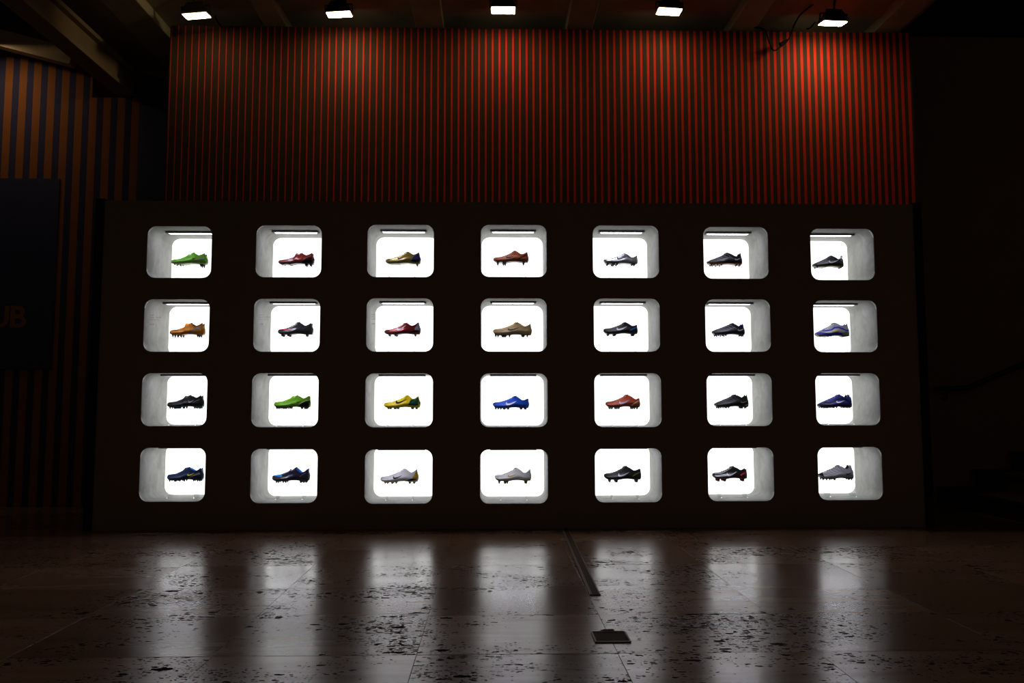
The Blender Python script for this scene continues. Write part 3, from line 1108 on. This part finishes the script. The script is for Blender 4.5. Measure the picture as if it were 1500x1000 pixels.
boot(1, 6, 2.405, 1.367, 'silver and blue wavy boot with yellow tick', toe=118, heel=690, stud=705, toey=648, t=(452, 474), l=(572, 532), h=(640, 483), sole=688, toe_type='point', extra=[(598, 498)],
     c='#9a9a9e', sc='#15151a', stc='#0e0e12', lc='#161830', lin='#2a34b8', studs=[185, 225, (310, 46), 362, (590, 90)],
     f=[('panel', [(122, 655), (200, 668), (330, 682), (480, 682), (560, 672)], [(126, 640), (200, 632), (330, 652), (470, 630), (560, 655)], '#2430a8', 'toe_guard'),
        ('band', [(225, 595), (300, 605), (380, 590), (430, 556), (490, 548), (560, 575), (625, 606), (675, 590)], 20, '#2834b4', 'wave_band'),
        ('swoosh', 398, 578, 515, 632, '#d0b41a')])
boot(2, 0, -2.376, 0.837, 'black boot with blue sole and thin grey tick', toe=500, heel=1088, stud=650, toey=580, t=(858, 437), l=(960, 477), h=(1050, 432), sole=615, extra=[(785, 446), (820, 452)],
     c='#131315', sc='#15466a', stc='#12364e', cover=1, lc='#161618', lin='#121214', studs=[565, (660, 80), 735, 792, 950, 1000, 1040],
     f=[('swoosh', 858, 503, 948, 558, '#9a9a9c'), ('band', [(925, 556), (970, 530), (1035, 500)], 6, '#8a8a8c')])
boot(2, 1, -1.603, 0.834, 'lime green boot with black heel', toe=437, heel=1028, stud=655, toey=575, t=(802, 437), l=(905, 487), h=(1005, 442), sole=622, extra=[(740, 446), (770, 450)],
     c='#70b41a', sc='#16180f', stc='#1a1814', cover=1, lc='#c8e080', lin='#3f6a14', studs=[495, 545, (605, 36), 655, 710, 888, 940, 970],
     f=[('swoosh', 813, 518, 890, 558, '#0e120c'), ('panel', [(845, 612), (900, 625), (960, 626), (1022, 600)], [(845, 602), (900, 556), (960, 528), (1018, 522)], '#101012'),
        ('band', [(852, 588), (900, 550), (950, 524), (1000, 512)], 7, '#cfe0b0')])
boot(2, 2, -0.803, 0.832, 'yellow boot with dark green heel and black tick', toe=357, heel=953, stud=658, toey=590, t=(742, 436), l=(828, 492), h=(917, 446), sole=625,
     c='#e0c800', sc='#b8a410', stc='#12402e', lc='#c8b000', lin='#c8b400', studs=[435, 470, (545, 44), 592, (822, 46), (888, 40)],
     f=[('swoosh', 553, 488, 735, 574, '#10140f'), ('panel', [(752, 592), (820, 600), (880, 602), (948, 585)], [(790, 520), (835, 495), (880, 470), (930, 470)], '#0f4c3a'),
        ('string', 742, 440, 758, 426, .0014, '#3a3a20'), ('band', [(810, 555), (860, 525), (915, 498)], 5, '#3a7a62')])
boot(2, 3, -0.004, 0.828, 'bright blue boot with white tick', toe=263, heel=857, stud=665, toey=580, t=(635, 446), l=(750, 512), h=(838, 482), sole=632,
     c='#0f50c8', sc='#0c2c80', stc='#5a5a58', lc='#0a348a', lin='#d87860', studs=[312, 352, 395, (450, 50), (512, 40), (722, 46), (790, 46)],
     f=[('swoosh', 473, 522, 658, 598, '#e8e8ec'), ('string', 652, 455, 662, 432, .0014, '#2a5ab0')])
boot(2, 4, 0.828, 0.831, 'rust red boot with grey tick and pale yellow heel stripe', toe=242, heel=813, stud=655, toey=570, t=(597, 423), l=(742, 496), h=(790, 475), sole=615,
     c='#a8442a', sc='#2a2620', stc='#78785e', lc='#5a2418', lin='#6a2a1c', studs=[308, 345, (410, 44), 455, (670, 50), 715, 758],
     f=[('swoosh', 456, 500, 634, 580, '#a09aa4'), ('band', [(655, 598), (700, 565), (750, 535), (805, 512)], 14, '#d2ce96')])
boot(2, 5, 1.635, 0.835, 'black ribbed boot with bronze tick', toe=178, heel=746, stud=645, toey=572, t=(522, 423), l=(645, 472), h=(705, 415), sole=612, toe_type='point', extra=[(672, 450)],
     c='#121214', sc='#121214', stc='#0e0e10', lc='#0c0c0e', lin='#0e0e10', studs=[235, 275, 342, 400, (620, 60), 690],
     f=[('swoosh', 598, 513, 728, 560, '#80685a'), ('ribs', '#585a60', 6), ('panel', [(660, 602), (710, 600), (738, 585)], [(660, 590), (710, 575), (742, 550)], '#97907f')])
boot(2, 6, 2.406, 0.836, 'navy and black wavy boot with silver tick', toe=100, heel=672, stud=640, toey=580, t=(465, 423), l=(562, 472), h=(600, 410), sole=618, toe_type='point', extra=[(580, 445), (635, 425), (655, 480)],
     c='#1e2678', sc='#15151c', stc='#0c0c10', lc='#11132c', lin='#10101c', studs=[155, (240, 60), 290, 340, 400, 515, 565, 622],
     f=[('panel', [(104, 588), (200, 606), (330, 618), (480, 616), (650, 612)], [(108, 572), (200, 574), (330, 588), (480, 590), (650, 585)], '#14141e', 'toe_guard'),
        ('band', [(190, 535), (280, 555), (360, 535), (420, 495), (490, 482), (560, 505), (620, 540), (665, 530)], 24, '#17182a', 'wave_band'),
        ('swoosh', 393, 508, 540, 558, '#c8c8cc'), ('string', 455, 430, 520, 342, .0028, '#cfcfd2'), ('tab', 612, 470, 632, 425, 16, '#d8d8da')])
boot(3, 0, -2.359, 0.314, 'navy boot with yellow-green tick and taupe heel band', toe=522, heel=1100, stud=608, toey=535, t=(860, 390), l=(970, 442), h=(1065, 393), sole=577, extra=[(805, 398)],
     c='#0e2244', sc='#0c1424', stc='#15150f', cover=1, lc='#3a5a8a', lin='#2a62a8', studs=[580, (675, 50), 745, 812, 955, 1015, 1055],
     f=[('swoosh', 863, 468, 975, 518, '#bcc81c'), ('band', [(880, 556), (940, 522), (1000, 492), (1085, 474)], 28, '#6e6a64')])
boot(3, 1, -1.605, 0.301, 'dark purple boot with bright blue toe streak and blue lining', toe=405, heel=1013, stud=632, toey=550, t=(785, 390), l=(885, 466), h=(985, 405), sole=592, extra=[(692, 418), (722, 430)],
     c='#20122a', fin='gloss', sc='#141018', stc='#4a4224', cover=1, lc='#18101e', lin='#2078e0', studs=[490, 520, 600, 640, (870, 36), 915, 955],
     f=[('panel', [(440, 525), (520, 532), (620, 525), (745, 505)], [(462, 512), (540, 506), (620, 504), (745, 500)], '#2292e8', 'toe_streak'),
        ('band', [(860, 532), (900, 498), (955, 470)], 6, '#9a9aa8'), ('band', [(735, 412), (785, 400), (840, 448), (885, 470), (985, 412)], 8, '#2a80e0', 'collar_trim')])
boot(3, 2, -0.822, 0.293, 'white boot with gold heel and black tick', toe=300, heel=918, stud=645, toey=572, t=(692, 412), l=(790, 472), h=(885, 416), sole=607,
     c='#d6d6d8', sc='#c8c2ac', stc='#b08a28', lc='#bdbdb8', lin='#d0ccc0', studs=[385, 425, (500, 40), 560, (775, 40), (845, 40)],
     f=[('swoosh', 508, 503, 668, 568, '#10141e'), ('panel', [(815, 560), (860, 575), (890, 572), (912, 545)], [(830, 530), (862, 480), (885, 440), (902, 470)], '#c0961e'),
        ('panel', [(725, 600), (800, 598), (912, 580)], [(725, 594), (800, 562), (912, 566)], '#14161e', 'heel_wedge')])
boot(3, 3, 0.010, 0.291, 'pearl white boot with dull gold tick and pointed studs', toe=293, heel=890, stud=643, toey=540, t=(650, 397), l=(780, 476), h=(866, 412), sole=588, sg=1,
     c='#bcbcb8', sc='#7a6a44', stc='#6a5a34', lc='#33363c', lin='#c8ccdc', studs=[368, (462, 46), 498, (795, 56)],
     f=[('swoosh', 503, 486, 655, 538, '#8f7c48'), ('string', 690, 415, 712, 405, .0014, '#a0a0a0'), ('band', [(735, 525), (790, 495), (850, 478)], 5, '#e0e0dc')])
boot(3, 4, 0.811, 0.298, 'black boot with silver tick and olive heel stripe', toe=195, heel=803, stud=622, toey=520, t=(552, 368), l=(702, 440), h=(785, 410), sole=568, sg=1,
     c='#141416', sc='#2a2c14', stc='#4e4e28', lc='#0c0c10', lin='#101012', studs=[285, (390, 50), (718, 56)],
     f=[('swoosh', 416, 455, 605, 535, '#b0b0b4'), ('band', [(640, 530), (690, 496), (740, 474), (795, 458)], 14, '#80803a', 'side_band', 'taper')])
boot(3, 5, 1.610, 0.303, 'black boot with red studs and red heel stripe', toe=147, heel=718, stud=605, toey=505, t=(482, 370), l=(630, 432), h=(696, 400), sole=555, sg=1,
     c='#141419', fin='gloss', sc='#4a1a18', stc='#7c1f1a', lc='#101014', lin='#101014', studs=[(235, 50), (332, 60), (635, 60)],
     f=[('swoosh', 366, 443, 545, 522, '#b8b8bc'), ('band', [(590, 508), (630, 486), (670, 462), (708, 440)], 24, '#a83028', 'side_band'), ('string', 505, 378, 528, 358, .0016, '#3a3a44')])
boot(3, 6, 2.397, 0.309, 'silver grey ribbed boot with black toe', toe=95, heel=675, stud=585, toey=495, t=(432, 352), l=(552, 408), h=(605, 337), sole=553, toe_type='point', extra=[(575, 385), (635, 362), (655, 420)],
     c='#8e8e92', fin='leather', sc='#121216', stc='#0e0e12', lc='#101016', lin='#101018', studs=[155, 210, 258, (340, 40), 575, 628],
     f=[('swoosh', 528, 448, 628, 502, '#111116'), ('ribs', '#38383e', 6), ('panel', [(98, 500), (130, 518), (165, 530)], [(98, 490), (130, 472), (160, 458)], '#121216', 'toe_guard')])

STAND_DX = (-0.009, -0.008, -0.015, 0.002, 0.008, 0.004, 0.023)


def make_plate(parent, x, hgt):
    mb = MB().box(x-.0015, x+.0015, 5.836-YB, 5.945-YB, 0.0004, hgt, 0.0004)
    return mb.build('plate', M_acrylic, parent)


for r, c, S in B:
    build_boot(S)
    cx, cz, W, H = NICHES[r, c]
    zf = cz-H/2*0.990
    hgt = S['z']-zf
    st = tag(empty('boot_stand', (cx+STAND_DX[c], YB, zf)),
             'clear acrylic two-plate stand under the boot in the %s niche of the %s' % (ORD[c], ROW[r]), 'stand', 'clear stands under the boots')
    for x in (-.0945, .0945):
        make_plate(st, x, hgt)
        ft_ = bmesh.new()  # bead added to make the reflected glint at the plate's base
        bmesh.ops.create_uvsphere(ft_, u_segments=16, v_segments=10, radius=.0058, matrix=Matrix.Translation((x, 5.829-YB, .0062)))
        fm = bpy.data.meshes.new('glint_bead')
        ft_.to_mesh(fm)
        ft_.free()
        link_mesh('glint_bead', fm, M_glint_bead, st, True)
    box('base_bar', -.089, .089, 5.832-YB, 5.836-YB, 0.0004, 0.003, M_acrylic, st)

# ------------------------------------------------------------------ floodlights
LAMPS = [(-2.220, 3.770, -0.10, 0.15, 'dim'), (-1.159, 3.792, -0.07, 0.15, ''), (0.072, 3.838, 0.0, 0.06, ''), (1.331, 3.841, 0.05, 0.06, ''), (2.583, 3.763, 0.035, 0.20, '')]
LLAB = ('tilted black floodlight at the far left above the striped wall', 'black floodlight second from left above the striped wall', 'bright black floodlight above the middle of the striped wall',
        'black floodlight second from right above the striped wall', 'black floodlight at the far right beside the hanging cable')
for i, (x, z, rl, tilt, _) in enumerate(LAMPS):
    ln = tag(empty('floodlight', (x, 5.80, z), (tilt, rl, 0)), LLAB[i], 'floodlight', 'floodlights washing the striped wall')
    # body: tapered can, open downwards
    V, FF = [], []
    for hw, hd, zz in ((.094, .062, .0), (.094, .062, .018), (.082, .054, .030), (.062, .040, .070), (.058, .036, .074)):
        V += [(-hw, -hd, zz), (hw, -hd, zz), (hw, hd, zz), (-hw, hd, zz)]
    for a in range(4):
        for k in range(4):
            FF.append((a*4+k, a*4+(k+1) % 4, a*4+4+(k+1) % 4, a*4+4+k))
    FF += [(0, 3, 2, 1), (16, 17, 18, 19)]
    from_data('housing', V, FF, M_lamp_body, ln)
    fin = MB()
    for k in range(5):
        xx = -.044+.022*k
        fin.box(xx-.002, xx+.002, -.034, .034, .074, .088)
    fin.build('cooling_fins', M_lamp_body, ln)
    box('glass_face', -.086, .086, -.054, .054, -.0105, 0.0005, emit('floodlight_glow_%d' % (i+1), (1.0, 0.74, 0.47), LAMP_L[i]), ln)
    rm = MB()
    rm.box(-.094, -.086, -.062, .062, -.007, .002)
    rm.box(.086, .094, -.062, .062, -.007, .002)
    rm.box(-.086, .086, -.062, -.054, -.005, .002)
    rm.box(-.086, .086, .054, .062, -.005, .002)
    rm.build('rim', M_lamp_rim, ln)
    yk = MB()
    yk.box(-.104, -.099, -.012, .012, .005, .066)
    yk.box(.099, .104, -.012, .012, .005, .066)
    yk.box(-.060, .060, -.012, .012, .090, .095)
    yk.box(-.104, -.060, -.012, .012, .062, .066)
    yk.box(.060, .104, -.012, .012, .062, .066)
    yk.box(-.060, -.056, -.012, .012, .062, .092)
    yk.box(.056, .060, -.012, .012, .062, .092)
    yk.build('yoke', M_lamp_body, ln)
    st_ = MB()
    st_.tube([(0, 0, .094), (0, 0, 3.962-z)], .009, 8)
    st_.build('stem', M_lamp_body, ln)

# ------------------------------------------------------------------ cables at the top of the striped wall
def wire(name, pts, r, label, cat='cable'):
    cu = [Vector(p) for p in pts]
    out = []
    for i in range(len(cu)-1):
        p0, p1, p2, p3 = cu[max(0, i-1)], cu[i], cu[i+1], cu[min(len(cu)-1, i+2)]
        for t in np.linspace(0, 1, 7)[:-1]:
            out.append(.5*((2*p1)+(p2-p0)*t+(2*p0-5*p1+4*p2-p3)*t*t+(3*p1-p0-3*p2+p3)*t**3))
    out.append(cu[-1])
    root = tag(empty(name, tuple(cu[0])), label, cat)
    mb = MB().tube([o-cu[0] for o in out], r, 7)
    mb.build('cord', M_cable, root, True)
    return root


hc = wire("hanging_cable", [(2.483, 5.9, 3.961), (2.413, 5.98, 3.919), (2.371, 6.02, 3.845), (2.334, 6.05, 3.744), (2.264, 6.06, 3.681), (2.214, 6.05, 3.655), (2.18, 6.05, 3.722), (2.151, 6.06, 3.826), (2.075, 6.12, 3.877)], 0.006,
          "black cable with an inline plug looping down the top right of the red striped wall")
pg = MB().tube([(-0.030, 0, -0.016), (0.028, 0, 0.018)], 0.016, 8, 0.011)
pl_ = pg.build("plug", M_cable, hc)
pl_.location = Vector((2.295, 6.045, 3.716)) - hc.location
wire("lamp_cable", [(2.466, 5.85, 3.785), (2.49, 6.0, 3.816), (2.522, 6.14, 3.879)], 0.006, "short black cable from the far right floodlight to the wall top")
wire("lamp_cable", [(-2.100, 5.85, 3.790), (-2.125, 5.97, 3.805), (-2.155, 6.14, 3.847)], 0.006, "short black cable from the far left floodlight to the wall top")


# ------------------------------------------------------------------ floor fittings
ang = math.atan2(0.480-0.562, 0)
tr = tag(empty('floor_channel', (0.503, 5.645, 0.0), (0, 0, -0.0192)), 'long narrow dark metal channel cover set in the stone floor before the display wall', 'floor channel')
box('cover_strip', -0.015, 0.018, -1.93, -0.02, 0.0005, 0.0035, M_bronze, tr)
box('rail', -0.026, -0.021, -1.95, -0.01, 0.0005, 0.0050, M_bronze_edge, tr)
box('rail', -0.018, -0.015, -1.95, -0.01, 0.0005, 0.0050, M_bronze_edge, tr)
box('rail', 0.018, 0.022, -1.95, -0.01, 0.0005, 0.0050, M_bronze_edge, tr)
box('base_strip', -0.028, 0.025, -1.955, -0.005, 0.0002, 0.0015, M_bronze, tr)
box('end_plate', -0.021, 0.024, -1.957, -1.90, 0.001, 0.0042, M_bronze, tr)
fb = tag(empty('floor_box', (0.438, 3.04, 0.0)), 'dark rectangular floor outlet box with a small hinged lid tab in the stone floor', 'floor box')
box('lid', -0.060, 0.060, -0.062, 0.060, 0.0005, 0.003, M_bronze, fb, 0.0008)
fr = MB()
fr.box(-0.066, -0.060, -0.068, 0.066, 0.0003, 0.0055)
fr.box(0.060, 0.066, -0.068, 0.066, 0.0003, 0.0055)
fr.box(-0.060, 0.060, -0.068, -0.062, 0.0003, 0.0045)
fr.box(-0.060, 0.060, 0.060, 0.066, 0.0003, 0.0055)
fr.build('frame', M_bronze_edge, fb)
hn = MB()
hn.box(-0.026, 0.026, 0.066, 0.082, 0.0003, 0.006, 0.001)
for k in range(3):
    hn.tube([(-0.018+0.014*k, 0.074, 0.0055), (-0.006+0.014*k, 0.074, 0.0055)], 0.0045, 8)
hn.build('hinge', M_bronze, fb)

# ------------------------------------------------------------------ stairs in the dark corner at the right
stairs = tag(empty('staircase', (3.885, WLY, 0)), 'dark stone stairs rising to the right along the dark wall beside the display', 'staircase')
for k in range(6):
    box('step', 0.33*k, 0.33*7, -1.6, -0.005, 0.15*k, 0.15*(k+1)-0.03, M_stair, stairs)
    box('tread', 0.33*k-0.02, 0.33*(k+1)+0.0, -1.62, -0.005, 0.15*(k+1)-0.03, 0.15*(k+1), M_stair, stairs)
sk = [(-0.05, 0.0), (0.12, 0.0), (2.31, 1.0), (2.31, 1.22), (0.0, 0.22), (-0.05, 0.20)]
rail = tag(empty('handrail', (3.885, WLY, 0)), 'dark metal handrail fixed to the wall above the dark stairs', 'handrail')
rb = MB().tube([(-0.03, -0.07, 1.0), (0.26, -0.07, 1.005), (0.85, -0.07, 1.25), (2.3, -0.07, 1.86)], 0.021, 10)
rb.build('rail', M_rail, rail, True)
for x, z in ((0.08, 1.0), (1.1, 1.35), (2.0, 1.73)):
    b_ = MB().tube([(x, -0.004, z-0.09), (x, -0.05, z-0.09), (x, -0.07, z-0.015)], 0.009, 8)
    b_.build('bracket', M_rail, rail, True)
